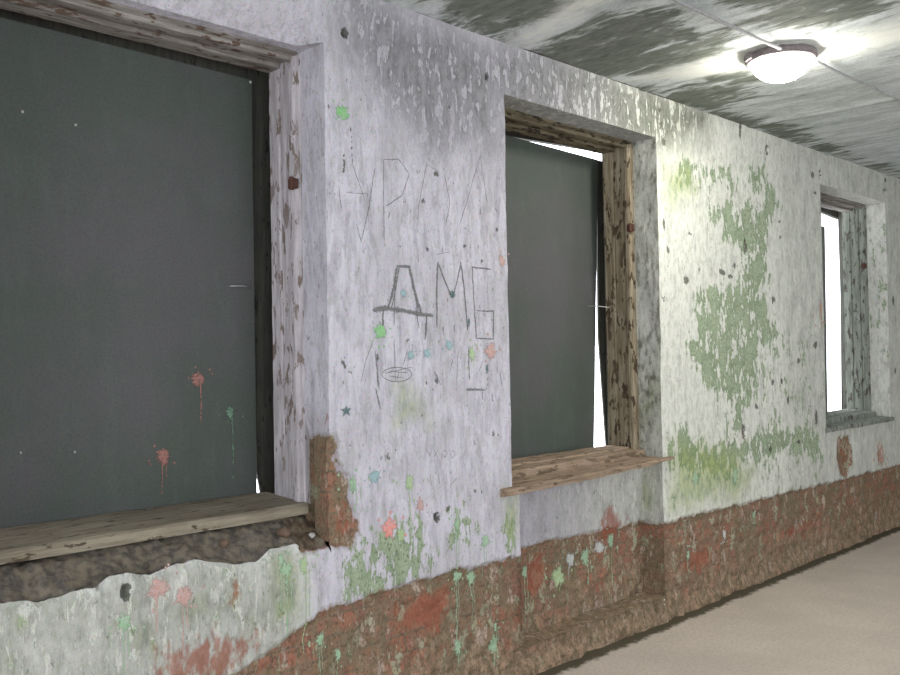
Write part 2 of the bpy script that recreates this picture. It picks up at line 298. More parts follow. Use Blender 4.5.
def relief(x, z):                                  # + goes into the wall
    b = brick_sdf(x, z) + .04*(fbm(x*12, z*12, 11)-.5)
    e = ss(-.006, .012, b)
    y = .016*e + (.004+.012*e)*(fbm(x*(7+9*e), z*(7+14*e), 21, 5)-.5)*2
    for c, rx, rz in HOLES:
        k = np.hypot((x-c[0])/rx, (z-c[1])/rz); y = y + .03*ss(1.05, .7, k)
    y = y + .012*(fbm(x*1.3, z*1.1, 31, 2)-.5)
    y = y + .10*np.clip(1-(z-ZT)/.17, 0, 1)**2*ss(2.06, 2.0, x)*(z > ZT-.02)
    return y - .03*ss(.10, 0., z)*(fbm(x*6, z*0, 33)+.2)
def masks(x, y, z):
    full = lambda v: np.full(x.shape, v)
    br = brick_sdf(x, z); gr = full(-1.)
    for p in GREEN: gr = np.maximum(gr, np.minimum(psdf(x, z, p), .05))
    a = ss(4.9, 5.6, x)*ss(7.0, 6.2, x)*ss(2.0, 1.5, z); gr = np.maximum(gr, -.25+.215*a)
    gr = np.maximum(gr, -.15+.08*ss(1.0, .75, z)*ss(3.2, 2.4, x)); gr = np.maximum(gr, -.2+.1*ss(6.3, 7.8, x))
    mo = np.maximum(psdf(x, z, MOULD)+.10*ss(2.95, 3.2, x), psdf(x, z, MOULD2)-.03); mo = np.maximum(mo, -.3+.30*ss(2.06, 1.85, x)*ss(.9, .8, z)); mo = np.maximum(mo, -.3+.24*ss(5.3, 6.1, x)); mo = np.maximum(mo, -.3+.27*ss(3.13, 3.15, x)*ss(4.36, 4.34, x)*ss(.9, .88, z))  # painted in: sill shade over the niche, grime plus low light below first window
    ye = full(-1.)
    for k, p in enumerate(YELLOW): ye = np.maximum(ye, psdf(x, z, p) if k else np.minimum(psdf(x, z, p), .02)-.05)
    ch = full(-1.)
    for px, py, a, b in CHIPS:
        c = W(px, py); p = W(px+a, py); q = W(px, py+b); ch = np.maximum(ch, esdf(x, z, c, abs(p[0]-c[0]), abs(q[1]-c[1])))
    for c, rx, rz in HOLES: ch = np.maximum(ch, esdf(x, z, c, rx*.9, rz*.9)+.010*(np.hypot((x-c[0])/rx, (z-c[1])/rz) < 1.5))
    re = full(-1.)
    for c, rx, rz in REDS: re = np.maximum(re, esdf(x, z, c, rx, rz)-.004)
    wa = np.clip(np.maximum(ss(3.0, 4.6, x), .8*ss(2.06, 1.85, x)*ss(.9, .8, z)), 0, 1)
    di = -.05 - z*.6 + .03*fbm(x*5, z, 3)              # dirt along the very foot of the wall
    di = np.maximum(di, -1)
    return np.stack([br, gr, mo, di], 1), np.stack([ye, ch, re, wa], 1)
def edge_jit(x, z):                                # worn arrises of the piers
    o = np.zeros_like(x)
    for k, xe in enumerate(X0+X1):
        o += .010*(fbm(z*9+k*13., z*0, 41+k, 4)-.5)*np.exp(-np.abs(x-xe)/.03)
    return o

class Grid:                                        # collects curved grid patches into one mesh
    def __init__(s): s.v = []; s.f = []; s.a = []; s.b = []; s.n = 0
    def add(s, P, ma, mb, flip=False):             # P: (r, c, 3)
        r, c = P.shape[:2]; i = np.arange(r*c).reshape(r, c)+s.n
        q = np.stack([i[:-1, :-1], i[:-1, 1:], i[1:, 1:], i[1:, :-1]], -1).reshape(-1, 4)
        s.f.append(q[:, ::-1] if flip else q); s.v.append(P.reshape(-1, 3)); s.a.append(ma); s.b.append(mb); s.n += r*c
    def build(s, name, m, parent=None, **k):
        v = np.concatenate(s.v); f = np.concatenate(s.f)
        me = bpy.data.meshes.new(name); me.vertices.add(len(v)); me.loops.add(f.size); me.polygons.add(len(f))
        me.vertices.foreach_set('co', v.astype(np.float32).ravel()); me.loops.foreach_set('vertex_index', f.astype(np.int32).ravel())
        me.polygons.foreach_set('loop_start', np.arange(0, f.size, 4, dtype=np.int32)); me.polygons.foreach_set('use_smooth', np.ones(len(f), bool))
        me.update(calc_edges=True); me.validate()
        for nm, d in (('ma', s.a), ('mb', s.b)):
            at_ = me.attributes.new(nm, 'FLOAT_COLOR', 'POINT'); at_.data.foreach_set('color', np.concatenate(d).astype(np.float32).ravel())
        me.materials.append(m); return link(name, me, parent, **k)
G = Grid()
def rng(a, b, st): return np.linspace(a, b, max(2, int(round((b-a)/st))+1))
def face(xa, xb, za, zb, sx, sz, off=0., ztop=None):
    x = rng(xa, xb, sx); v = rng(0, 1, sz/max(.01, (zb-za)))
    X, V = np.meshgrid(x, v); top = ztop(X) if ztop else zb
    Z = za + V*(top-za); y = relief(X.ravel(), Z.ravel()).reshape(X.shape)+off
    if ztop: y = y + .012*ss(.97, 1., V)
    ma, mb = masks(X.ravel(), y.ravel(), Z.ravel())
    G.add(np.stack([X+edge_jit(X, Z), y, Z], -1), ma, mb)
def zledge(x):                                     # broken top of the plaster under the first window
    k = [W(*p) for p in ((-60, 603), (0, 603), (38, 603), (76, 592), (98, 588), (110, 577), (128, 573), (151, 575), (178, 565), (200, 560), (215, 563.5), (234, 565), (257, 563), (272, 550), (298, 545), (310, 552), (330, 548))]
    return np.interp(x, [a for a, b in k], [b for a, b in k]) + .012*(fbm(x*30, x*0, 9)-.5)
face(-2.4, .79, 0, ZC, .05, .05)
face(.79, 2.06, 0, .8, .009, .009, ztop=zledge)
face(2.06, 3.087, 0, ZC, .0065, .0065)
NZ = .14
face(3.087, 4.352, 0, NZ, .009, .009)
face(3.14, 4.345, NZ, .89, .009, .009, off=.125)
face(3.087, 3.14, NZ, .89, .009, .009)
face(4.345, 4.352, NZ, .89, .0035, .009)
face(4.352, 6.524, 0, ZC, .010, .0085)
face(6.524, 7.80, 0, .90, .014, .012)
face(7.80, 8.6, 0, ZC, .02, .015)
face(8.6, 9.6, 0, ZC, .06, .06)
for a, b in zip(X0, X1): face(a, b, ZT, ZC, .009 if a < 4 else .013, .009)
def patch(fn, ua, ub, va, vb, su, sv, mod=None, flip=False):
    U, V = np.meshgrid(rng(ua, ub, su), rng(va, vb, sv)); x, y, z = fn(U, V)
    ma, mb = masks((x+y*.7).ravel() if mod != 'x' else x.ravel(), y.ravel(), z.ravel())
    if mod: ma, mb = (mod if callable(mod) else (lambda a, b, *_: (a, b)))(ma, mb, x.ravel(), y.ravel(), z.ravel())
    G.add(np.stack([x, y, z], -1), ma, mb, flip)
YF = .44                                           # outer face of the wall
for k in range(3):
    zb = [.80, .86, .87][k]
    def rev(sgn, xe):
        def fn(U, V):                              # U: depth, V: height
            x = np.full(U.shape, xe); yy = U.copy()
            yy = U + (1-ss(0, .04, U))*relief(x, V)
            x = x - sgn*.21*ss(.343, .348, U)
            if k == 0: x = x - sgn*.05*ss(.105, .112, U)*ss(.16, .15, U)*ss(1.28, 1.15, V)
            xx = x + edge_jit(x, V)*np.exp(-U/.03) + sgn*.008*(fbm(U*9+k, V*6, 51)-.5)*ss(0, .03, U)
            return xx, yy, V
        return fn
    def mod(ma, mb, x, y, z, k=k):
        ma[:, 1] = np.minimum(ma[:, 1], -.12); ma[:, 2] = -1; mb[:, 0] = -1; mb[:, 1] = np.minimum(mb[:, 1], -.012+.0*z)
        ma[:, 0] = -1
        if k == 0:
            ma[:, 0] = 1.19 - z + .03*(fbm(y*30, z*0, 3)-.5); mb[:, 3] = 0; mb[:, 2] = -.05+.03*fbm(y*14, z*14, 8)
            mb[:, 1] = np.maximum(mb[:, 1], esdf(y, z, (.012, 1.0), .006, .001))
        if k == 1: ma[:, 3] = -.015+.03*fbm(y*12, z*4, 6); mb[:, 0] = -.02-.1*ss(1.2, 2.2, z); mb[:, 3] = .9; ma[:, 2] = -.03+.02*(fbm(y*8, z*5, 4))
        if k == 2: ma[:, 1] = -.06; mb[:, 3] = .8
        return ma, mb
    st = .009 if k < 2 else .015
    patch(rev(-1, X1[k]), 0, YF, zb, ZT+.03, .006, st, mod)
    patch(rev(1, X0[k]), 0, YF, zb, ZT, .012, .02, mod, flip=True)
    def sof(U, V, k=k):
        z = np.full(U.shape, ZT) + .008*(fbm(U*7, V*9, 61)-.5)*ss(0, .03, V); return U, V + (1-V/YF)*relief(U, np.full(U.shape, ZT)), z
    def smod(ma, mb, x, y, z, k=k):
        ma[:, 0] = -1; ma[:, 1] = -1; mb[:, 0] = -1; mb[:, 1] = -1; mb[:, 2] = -1
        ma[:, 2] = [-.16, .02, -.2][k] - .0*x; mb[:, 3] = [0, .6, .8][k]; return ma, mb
    patch(sof, X0[k], X1[k], 0, YF, st, .012, smod, flip=True)
# niche returns, niche foot
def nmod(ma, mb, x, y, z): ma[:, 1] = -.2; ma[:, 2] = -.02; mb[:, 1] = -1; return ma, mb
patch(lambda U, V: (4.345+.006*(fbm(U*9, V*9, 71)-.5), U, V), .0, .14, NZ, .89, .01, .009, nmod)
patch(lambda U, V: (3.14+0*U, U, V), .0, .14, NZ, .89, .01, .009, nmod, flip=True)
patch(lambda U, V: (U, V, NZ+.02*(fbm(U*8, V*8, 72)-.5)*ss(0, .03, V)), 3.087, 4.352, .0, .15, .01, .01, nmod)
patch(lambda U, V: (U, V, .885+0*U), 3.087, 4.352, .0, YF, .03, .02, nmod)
patch(lambda U, V: (U, V, .90+0*U), 6.524, 7.80, .0, YF, .03, .02, nmod)
# rubble ledge under the first window
def ledge(U, V):
    z0 = zledge(U); t = V/.44
    z = z0 + (.885-z0)*ss(0, .42, t) + (.035*(fbm(U*14, V*16, 81, 5)-.5) + .02*(fbm(U*45, V*45, 82, 3)-.5))*ss(0, .08, t)*ss(.9, .3, t)
    return U, V + .012*(1-ss(0, .05, V)) + (1-ss(0, .03, V))*relief(U, z0), z
def lmod(ma, mb, x, y, z):
    ma[:] = (-1, -.3, -1, .15); mb[:] = (-1, -1, -1, 0); ma[:, 3] = -.02+.16*ss(.0, .05, y); mb[:, 2] = -.10+.16*ss(1.8, 2.0, x); ma[:, 3] -= .06*ss(1.85, 2.05, x); return ma, mb
patch(ledge, .79, 2.06, 0, .44, .009, .009, lmod)
wall_n = G.build('wall_north', M_PL, kind='structure')
bk = bmesh.new()                                   # solid masonry between and outside the openings (outer face)
xs = [-2.4, .79, 2.06, 3.087, 4.352, 6.524, 7.80, 9.6]
for k in range(0, 8, 2): box(bk, (xs[k]+.215, .30, 0.0), (xs[k+1]-.215, YF, ZC))
for a, b, zb in zip(X0, X1, (.79, .86, .87)):
    box(bk, (a-.23, .30, 0), (b+.23, YF, zb)); box(bk, (a-.23, .30, ZT+.032), (b+.23, YF, ZC)); box(bk, (a-.23, .16, 0), (b+.23, .30, zb-.03))
M_OUT = plain('outer_brick', lin(130, 96, 80), .9)
from_bm('masonry_core', bk, M_OUT, wall_n)

# ------------------------------------------------------------------ marks on the wall
def conf(x, z, lift): return (x, float(relief(np.array([x]), np.array([z]))[0]) - lift, z)
def conf_many(P, lift, off=0.):
    a = np.array(P); y = relief(a[:, 0], a[:, 1])+off-lift; return [(p[0], q, p[1]) for p, q in zip(a, y)]
def ribbon(bm, pts, w, lift=.0025, seed=0, closed=False, surf=None, taper=True):
    pts = [np.array(p) for p in pts]
    if closed: pts = pts+[pts[0]]
    P = []
    for a, b in zip(pts, pts[1:]):
        n = max(1, int(np.hypot(*(b-a))/.008))
        P += [a+(b-a)*k/n for k in range(n)]
    P.append(pts[-1]); P = np.array(P); n = len(P)
    T = np.gradient(P, axis=0) if n > 1 else np.array([[1, 0]]); T /= np.maximum(np.linalg.norm(T, axis=1), 1e-9)[:, None]
    N = np.stack([-T[:, 1], T[:, 0]], 1); s = np.arange(n)
    wob = (fbm(s*.35, s*0., seed)-.5)*.004; hw = w*(.35+.75*fbm(s*.6, s*0., seed+3)); 
    if taper: hw = hw*np.minimum(1, .45+np.minimum(s, n-1-s)*.25)
    P = P + N*wob[:, None]
    L = P+N*hw[:, None]; Rr = P-N*hw[:, None]
    f = surf or conf_many; rl = bm.verts.layers.float.get('rim') or bm.verts.layers.float.new('rim')
    vl = [bm.verts.new(c) for c in f(L, lift*.5)]; vm = [bm.verts.new(c) for c in f(P, lift)]; vr = [bm.verts.new(c) for c in f(Rr, lift*.5)]
    for q_ in vm: q_[rl] = .8
    for k in range(n-1):
        bm.faces.new((vl[k], vl[k+1], vm[k+1], vm[k])); bm.faces.new((vm[k], vm[k+1], vr[k+1], vr[k]))
def blob(bm, c, rx, rz, seed, lift=.004, surf=None, n=40, rough=.6):
    f = surf or conf_many; rl = bm.verts.layers.float.get('rim') or bm.verts.layers.float.new('rim'); t = np.linspace(0, 2*np.pi, n, endpoint=False)
    r = .95+rough*(fbm(np.cos(t)*3.5+9, np.sin(t)*3.5+seed*3.1, seed, 4)-.5)*2
    ring = np.stack([c[0]+rx*r*np.cos(t), c[1]+rz*r*np.sin(t)], 1); mid = np.array(c)+(ring-np.array(c))*.55
    a = [bm.verts.new(p) for p in f(ring, .0008)]; b = [bm.verts.new(p) for p in f(mid, lift)]; o = bm.verts.new(f(np.array([c]), lift)[0]); o[rl] = 1.
    for q_ in b: q_[rl] = .75
    for k in range(n):
        q = (k+1) % n; bm.faces.new((a[k], a[q], b[q], b[k])); bm.faces.new((b[k], b[q], o))
def marks(name, strokes, m, label=None):
    bm = bmesh.new()
    for k, (pts, w) in enumerate(strokes): ribbon(bm, pts, w*1.25, seed=k+len(name))
    return from_bm(name, bm, m, wall_n, label=label)
Z8 = lambda *p: Wz(330, 240, 4.5, p)
marks('graffiti_letter', [(Z8((302, 112), (285, 215), (262, 312)), .008), (Z8((312, 118), (294, 220), (276, 310)), .004), (Z8((302, 116), (362, 121)), .008), (Z8((356, 118), (378, 220), (414, 335)), .010), (Z8((372, 190), (398, 320)), .005), (Z8((193, 316), (250, 306), (330, 318), (400, 332), (466, 340)), .013), (Z8((240, 308), (238, 400)), .008), (Z8((437, 330), (434, 405), (428, 450)), .007), (Z8((292, 180), (288, 385)), .003), (Z8((388, 300), (402, 395)), .004)], M_INK, 'dark Д scrawled on the white pier')
marks('graffiti_letter', [(Z8((484, 96), (482, 240), (485, 398)), .006), (Z8((486, 100), (520, 190), (551, 262)), .005), (Z8((551, 262), (572, 190), (588, 108)), .004), (Z8((588, 98), (606, 230), (622, 405)), .006)], M_INK, 'dark М scrawled on the white pier')
marks('graffiti_letter', [(Z8((726, 132), (640, 122), (646, 220), (660, 442), (735, 445), (738, 320), (662, 318)), .0042)], M_INK, 'dark Б scrawled on the white pier')
tm = bmesh.new(); blob(tm, Z8((552, 245))[0], .024, .022, 3); blob(tm, Z8((626, 370))[0], .01, .03, 4); from_bm('teal_smear', tm, M_TEAL, wall_n)
el = [(300+68*math.cos(t), 605+32*math.sin(t)) for t in np.linspace(0, 2*math.pi, 22)[:-1]]
eb = bmesh.new(); ribbon(eb, Z8(*el), .0028, closed=True, taper=False)
for s in ([(245, 600), (370, 572)], [(288, 450), (294, 640)], [(265, 612), (330, 620)], [(330, 560), (350, 490)], [(270, 590), (350, 598)], [(310, 590), (300, 635)]): ribbon(eb, Z8(*s), .0026, seed=2)
from_bm('graffiti_eye', eb, M_INK, wall_n, label='small eye scratched on the white pier')
Z6 = lambda *p: Wz(300, 350, K, p)
sb = bmesh.new(); c = Z6((158, 210))[0]
ring = [(c[0]+(.035 if k % 2 == 0 else .014)*math.cos(.35+math.pi*k/5), c[1]+(.030 if k % 2 == 0 else .012)*math.sin(.35+math.pi*k/5)) for k in range(10)]
rl = sb.verts.layers.float.new('rim'); vs = [sb.verts.new(p) for p in conf_many(ring, .003)]
for q_ in vs: q_[rl] = .35
o = sb.verts.new(conf_many([c], .004)[0]); o[rl] = 1.2
for k in range(10): sb.faces.new((vs[k], vs[(k+1) % 10], o))
from_bm('graffiti_star', sb, M_TEAL, wall_n, label='small dark star daubed on the white pier')
Z5 = lambda *p: Wz(300, 180, K, p)
thin = [(Z5((258, -40), (238, 100), (210, 216)), .0028), (Z5((180, -60), (225, 70)), .0022), (Z5((195, 152), (211, 216)), .003), (Z5((288, -70), (291, 216)), .0024), (Z5((288, -70), (340, -72), (378, -20), (352, 55), (296, 92)), .003), (Z5((408, 160), (410, 90), (440, -55)), .002), (Z5((440, -55), (480, -30)), .002), (Z5((500, -20), (520, 80), (505, 150)), .0022), (Z5((555, 150), (590, 40), (625, -85)), .0024), (Z5((625, -85), (650, 80)), .0022), (Z5((470, 258), (520, 250)), .002),
        (Z5((135, 20), (142, 110)), .003), (Z5((160, 42), (230, 48)), .002),
        (Z8((196, 448), (160, 545), (138, 642)), .0026), (Z8((204, 500), (212, 585), (220, 672)), .005), (Z8((624, 480), (627, 630)), .006), (Z8((578, 500), (572, 640)), .002), (Z8((470, 590), (500, 655)), .004), (Z8((750, 540), (752, 600)), .003), (Z8((762, 590), (775, 660)), .003), (Z8((540, 600), (560, 520)), .002), (Z8((660, 610), (690, 540)), .002), (Z8((612, 670), (692, 674)), .006)]
marks('scratched_lettering', thin, M_SCR)
Z6s = [(Z6((265, 60), (270, 130)), .004), (Z6((262, 130), (278, 205)), .006), (Z6((574, 138), (640, 139)), .006), (Z6((632, 138), (632, 172)), .005), (Z6((435, 340), (450, 368), (455, 340)), .002), (Z6((462, 372), (478, 345)), .002), (Z6((463, 345), (478, 372)), .002), (Z6((500, 345), (488, 360), (500, 372), (510, 358), (500, 345)), .002), (Z6((528, 345), (518, 360), (528, 374), (538, 360), (528, 345)), .002), (Z6((545, 440), (520, 470)), .002), (Z6((450, 430), (456, 470)), .002), (Z6((480, 430), (484, 468)), .002), (Z6((505, 430), (510, 466)), .002), (Z6((276, 362), (278, 385)), .004), (Z6((292, 360), (294, 388)), .003)]
marks('scribbled_marks', Z6s, M_SCR)
tri = bmesh.new(); blob(tri, Z8((705, 580))[0], .012, .028, 8)
from_bm('teal_smear', tri, M_TEAL, wall_n)

def splat(col, px, py, r, drip=0, sx=1., seed=0, parent=None, y=0., surf=None, specks=4, lab=None):
    bm = bmesh.new(); c = W(px, py, y); s = 1.25*abs(W(px, py+r, y)[1]-c[1])
    blob(bm, c, s*sx, s, seed, surf=surf)
    rr = random.Random(seed)
    for k in range(specks):
        a = rr.uniform(0, 6.28); d = rr.uniform(1.2, 2.1)*s; blob(bm, (c[0]+d*math.cos(a), c[1]+d*math.sin(a)*.9), s*.17, s*.2, seed+k+1, .003, surf, 9)
    if drip:
        L = abs(W(px, py+drip, y)[1]-c[1]); x = c[0]+s*rr.uniform(-.3, .3)
        ribbon(bm, [(x, c[1]), (x+.003, c[1]-L*.5), (x, c[1]-L)], max(.0045, s*.14), .003, seed, surf=surf)
        if rr.random() < .6: ribbon(bm, [(x+s*.5, c[1]-s*.3), (x+s*.52, c[1]-L*.6)], max(.0035, s*.1), .003, seed+1, surf=surf)
    return from_bm('paint_splat', bm, PNT[col], parent or wall_n, label=lab)
SPL = [('green', 342, 113, 7, 0, 1.2), ('pink', 389, 527, 10, 0, 1.), ('green', 380, 331, 7, 0, 1.1), ('lime', 409, 482, 9, 60, .6), ('cyan', 374, 477, 7, 0, 1.), ('cyan', 411, 355, 4.5, 0, 1.), ('cyan', 427, 353, 5, 0, 1.), ('cyan', 449, 345, 5, 0, 1.), ('cyan', 403, 293, 4, 0, 1.), ('rose', 490, 351, 8, 0, 1.), ('lime', 472, 354, 7, 14, .6), ('rose', 502, 261, 6, 0, .7), ('rose', 420, 505, 6, 0, .8), ('mint', 457, 523, 6, 70, .7), ('mint', 485, 541, 6, 40, .9), ('mint', 474, 578, 6, 60, 1.), ('mint', 459, 577, 6, 70, 1.), ('mint', 460, 648, 7, 25, .8), ('mint', 496, 645, 8, 22, .8), ('mint', 498, 628, 5, 30, .7),
       ('mint', 124, 622, 9, 60, .8), ('rose', 158, 588, 10, 45, 1.1), ('rose', 183, 596, 9, 60, .9), ('mint', 285, 570, 8, 70, .9), ('lime', 303, 565, 8, 90, .6), ('mint', 280, 560, 6, 50, .5), ('mint', 322, 640, 7, 50, .6), ('mint', 353, 484, 9, 30, .35), ('mint', 695, 478, 7, 12, .8), ('mint', 735, 475, 7, 14, .8), ('orange', 820, 309, 9, 20, .3), ('orange', 881, 455, 9, 12, .8), ('lime', 400, 535, 6, 30, .8), ('mint', 340, 655, 6, 40, .6), ('white', 727, 535, 5, 6, .6), ('mint', 757, 515, 5, 14, .6), ('mint', 690, 555, 5, 16, .5)]
for k, s in enumerate(SPL): splat(*s, seed=k+3)
nsurf = lambda P, l: conf_many(P, l, .125)
for k, s in enumerate([('mint', 612, 541, 7, 45, .8), ('mint', 527, 573, 7, 60, .6), ('white', 601, 548, 6, 5, 1.2), ('white', 572, 560, 7, 20, 1.), ('lime', 560, 577, 9, 15, 1.2), ('mint', 588, 557, 8, 30, .8)]): splat(*s, seed=60+k, y=.125, surf=nsurf)

# ------------------------------------------------------------------ windows: frames, sills
def jamb(name, xe, sgn, z0, z1, m, parent, depth0=.155, depth1=.35):
    # profile (u toward the opening, v depth)
    prof = [(-.02, depth0), (.004, depth0-.004), (.008, depth0+.010), (.022, depth0+.014), (.026, depth0+.022), (.026, depth0+.040), (.020, depth0+.047), (.008, depth0+.050), (.008, depth0+.058), (.013, depth0+.062), (.013, depth0+.118), (.008, depth0+.124), (.008, depth0+.130), (.014, depth0+.134), (.014, depth1), (-.02, depth1)]
    bm = bmesh.new(); n = 40; zs = np.linspace(z0, z1, n)
    rings = []
    for z in zs: rings.append([bm.verts.new((xe-sgn*(u+.005*(float(fbm(np.array(z*16.), np.array(v*30), 91))-.5)), v+.003*(float(fbm(np.array(z*11.), np.array(u*90), 92))-.5), z)) for u, v in prof])
    q = len(prof)
    for A, B in zip(rings, rings[1:]):
        for k in range(q): bm.faces.new((A[k], A[(k+1) % q], B[(k+1) % q], B[k]))
    bm.faces.new(rings[0]); bm.faces.new(rings[-1][::-1])
    return from_bm(name, bm, m, parent)
def hbar(name, x0, x1, prof, m, parent, n=30, amp=.004, seed=0, end=None):   # bar along x with a (y, z) profile
    bm = bmesh.new(); rings = []
    for x in np.linspace(x0, x1, n):
        r = []
        for k, (y, z) in enumerate(prof):
            a = amp*(float(fbm(np.array(x*9.+k*3), np.array(k*1.7), seed))-.5)*2; r.append(bm.verts.new((x, y+a*.6, z+a)))
        rings.append(r)
    q = len(prof)
    for A, B in zip(rings, rings[1:]):
        for k in range(q): bm.faces.new((A[k], A[(k+1) % q], B[(k+1) % q], B[k]))
    bm.faces.new(rings[0]); bm.faces.new(rings[-1][::-1]); return from_bm(name, bm, m, parent)
WIN = []
for k in range(3):
    w = link('window_%d' % (k+1), None, kind='structure'); w.location = (0, 0, 0); WIN.append(w)
    mj = (M_PALE, M_BROWN, M_GREYW)[k]; mh = (M_PALEX, M_HEAD2, M_PALEX)[k]
    zs = (.925, .90, .92)[k]
    jamb('jamb', X1[k], 1, zs, ZT, mj, w); jamb('jamb', X0[k], -1, zs, ZT, mj, w)
    hbar('frame_head', X0[k]+.015, X1[k]-.015, [(.155, ZT+.01), (.150, ZT-.008), (.175, ZT-.014), (.178, ZT-.030), (.200, ZT-.032), (.204, ZT-.018), (.270, ZT-.020), (.274, ZT-.036), (.35, ZT-.038), (.35, ZT+.01)], mh, w, seed=k)
    lb = bmesh.new(); ow = (.08, .13, .185)[k]; box(lb, (X1[k]+ow, .351, zs), (X1[k]+ow+.02, YF+.02, ZT+.03)); from_bm('outer_lining', lb, M_DARK, w)
    if k:
        hbar('frame_rail', X0[k]+.015, X1[k]-.015, [(.105, zs-.005), (.105, zs+.034), (.112, zs+.042), (.2, zs+.044), (.205, zs+.052), (.35, zs+.054), (.35, zs-.005)], (mh, M_BROWNX, M_GREYW)[k], w, seed=k+20)
def sill1():
    hbar('window_sill', X0[0]-.0, X1[0]-.006, [(.135, .893), (.132, .925), (.145, .934), (.37, .948), (.43, .950), (.43, .90)], M_SILL1, WIN[0], amp=.003, seed=4)
sill1()
sx = [(3.006, 1.), (4.36, 1.), (4.42, .45)]
bm = bmesh.new(); rings = []
for x in np.linspace(3.006, 4.418, 40):
    tk = .030*float(np.interp(x, [3.0, 3.7, 4.2, 4.418], [1., 1., .75, .4])); z = .900; j = .004*(float(fbm(np.array(x*10.), np.array(0.), 7))-.5)*2
    zo = float(np.interp(x, [3.0, 4.418], [-.014, .006]))
    rings.append([bm.verts.new((x, -.035+j, z-tk+zo+j)), bm.verts.new((x, -.037-j, z-.008+zo)), bm.verts.new((x, -.028, z+zo)), bm.verts.new((x, .13, z+.006)), bm.verts.new((x, .13, z-.03+zo)), bm.verts.new((x, .0, z-tk-.005+zo+j))])
for A, B in zip(rings, rings[1:]):
    for k in range(6): bm.faces.new((A[k], A[(k+1) % 6], B[(k+1) % 6], B[k]))
bm.faces.new(rings[0]); bm.faces.new(rings[-1][::-1]); from_bm('window_sill', bm, M_BROWNX, WIN[1])
hbar('window_sill', 6.50, 7.83, [(-.02, .885), (-.022, .912), (-.01, .918), (.13, .925), (.13, .885)], M_GREYW, WIN[2], amp=.005, seed=9)
# dark timber strips behind the board edges
def batten(k, edge, y0=.468, y1=.478):              # edge: picture points along its free edge, bottom to top
    bm = bmesh.new(); xr = X1[k]+.26
    e = [at(px, py, 1, y0) for px, py in edge]; n = len(e)
    A = [[(bm.verts.new((p[0], y, p[2])), bm.verts.new((xr, y, p[2]))) for p in e] for y in (y0, y1)]
    for q in range(n-1):
        for r in A: bm.faces.new((r[q][0], r[q][1], r[q+1][1], r[q+1][0]))
        for c in (0, 1): bm.faces.new((A[0][q][c], A[0][q+1][c], A[1][q+1][c], A[1][q][c]))
    for q in (0, n-1): bm.faces.new((A[0][q][0], A[0][q][1], A[1][q][1], A[1][q][0]))
    from_bm('outer_batten', bm, M_DARK, WIN[k])
def bx(px, py, y): return at(px, py, 1, y)[0]
# ------------------------------------------------------------------ boards over the openings
YB = .452
def board(k, corners, label, cat='window board'):
    t = link('cover_board', None, label=label, cat=cat, group=None); t.location = (corners[0][0], YB, corners[0][1])
    bm = bmesh.new(); nx, nz = 24, 34; y0, y1 = 0., .012
    a, b, c, d = [np.array(q) for q in corners]    # left-bottom, right-bottom, right-top, left-top
    def pt(u, v): return (a*(1-u)+b*u)*(1-v)+(d*(1-u)+c*u)*v
    for side, yy in ((0, y0), (1, y1)):
        V = [[bm.verts.new((pt(i/nx, j/nz)[0]-corners[0][0], yy+.004*(float(fbm(np.array(i*.3+k*7), np.array(j*.25), 5))-.5), pt(i/nx, j/nz)[1]-corners[0][1])) for i in range(nx+1)] for j in range(nz+1)]
        for j in range(nz):
            for i in range(nx): bm.faces.new((V[j][i], V[j][i+1], V[j+1][i+1], V[j+1][i]))
        if side == 0: A = V
    B = V
    rim = lambda V: [V[0][i] for i in range(nx)]+[V[j][nx] for j in range(nz)]+[V[nz][i] for i in range(nx, 0, -1)]+[V[j][0] for j in range(nz, 0, -1)]
    ra, rb = rim(A), rim(B)
    for q in range(len(ra)): bm.faces.new((ra[q], rb[q], rb[(q+1) % len(ra)], ra[(q+1) % len(ra)]))
    from_bm('panel', bm, M_BO, t)
    return t
def pt_b(px, py): p = at(px, py, 1, YB); return (p[0], p[2])
b1 = board(0, [(.72, .90), pt_b(257, 499), pt_b(251.5, 80), (.72, 2.665)], 'large dark grey-green board filling the leftmost window, with paint drips')
b2 = board(1, [(3.02, .92), pt_b(593.8, 453), pt_b(598, 160), pt_b(420, 112)], 'dark grey-green board in the middle window with bright slits at top and right edge')
b3 = board(2, [(6.46, .87), (pt_b(828.1, 430)[0], .87), pt_b(825, 227), (6.46, 2.60)], 'narrow sliver of dark board in the far right window beside a wide bright gap')
batten(0, [(261.5, 502), (260, 488), (256.8, 472), (249.5, 78), (249, 60)])
batten(1, [(607, 452), (605, 425), (598.6, 335), (596.8, 160)])
batten(2, [(842.5, 424), (841.5, 300), (838.5, 205)])
def zline(p, q, xa, xb):
    a = at(*p, 1, .47); b = at(*q, 1, .47); sl = (b[2]-a[2])/(b[0]-a[0]); return a[2]+sl*(xa-a[0]), a[2]+sl*(xb-a[0])
for k, pq in enumerate((None, ((526, 139), (598, 150.5)), ((820, 211), (840, 219)))):    # timber strip over the board head
    bm = bmesh.new(); xa, xb = X0[k]-.1, X1[k]+.26; zl, zr = zline(*pq, xa, xb) if pq else (2.60, 2.60)
    v = [bm.verts.new(p) for y in (.472, .506) for p in ((xa, y, zl), (xb, y, zr), (xb, y, 2.80), (xa, y, 2.80))]
    for f in ((0, 1, 2, 3), (4, 7, 6, 5), (0, 4, 5, 1), (1, 5, 6, 2), (2, 6, 7, 3), (3, 7, 4, 0)): bm.faces.new([v[i] for i in f])
    from_bm('outer_batten', bm, M_DARK, WIN[k])
for k, zt in enumerate((.885, .905, .868)):
    ob = bmesh.new(); box(ob, (X0[k]-.22, YF-.01, zt-.06), (X1[k]+.22, .52, zt), .004); from_bm('outer_ledge', ob, M_OUT, WIN[k])
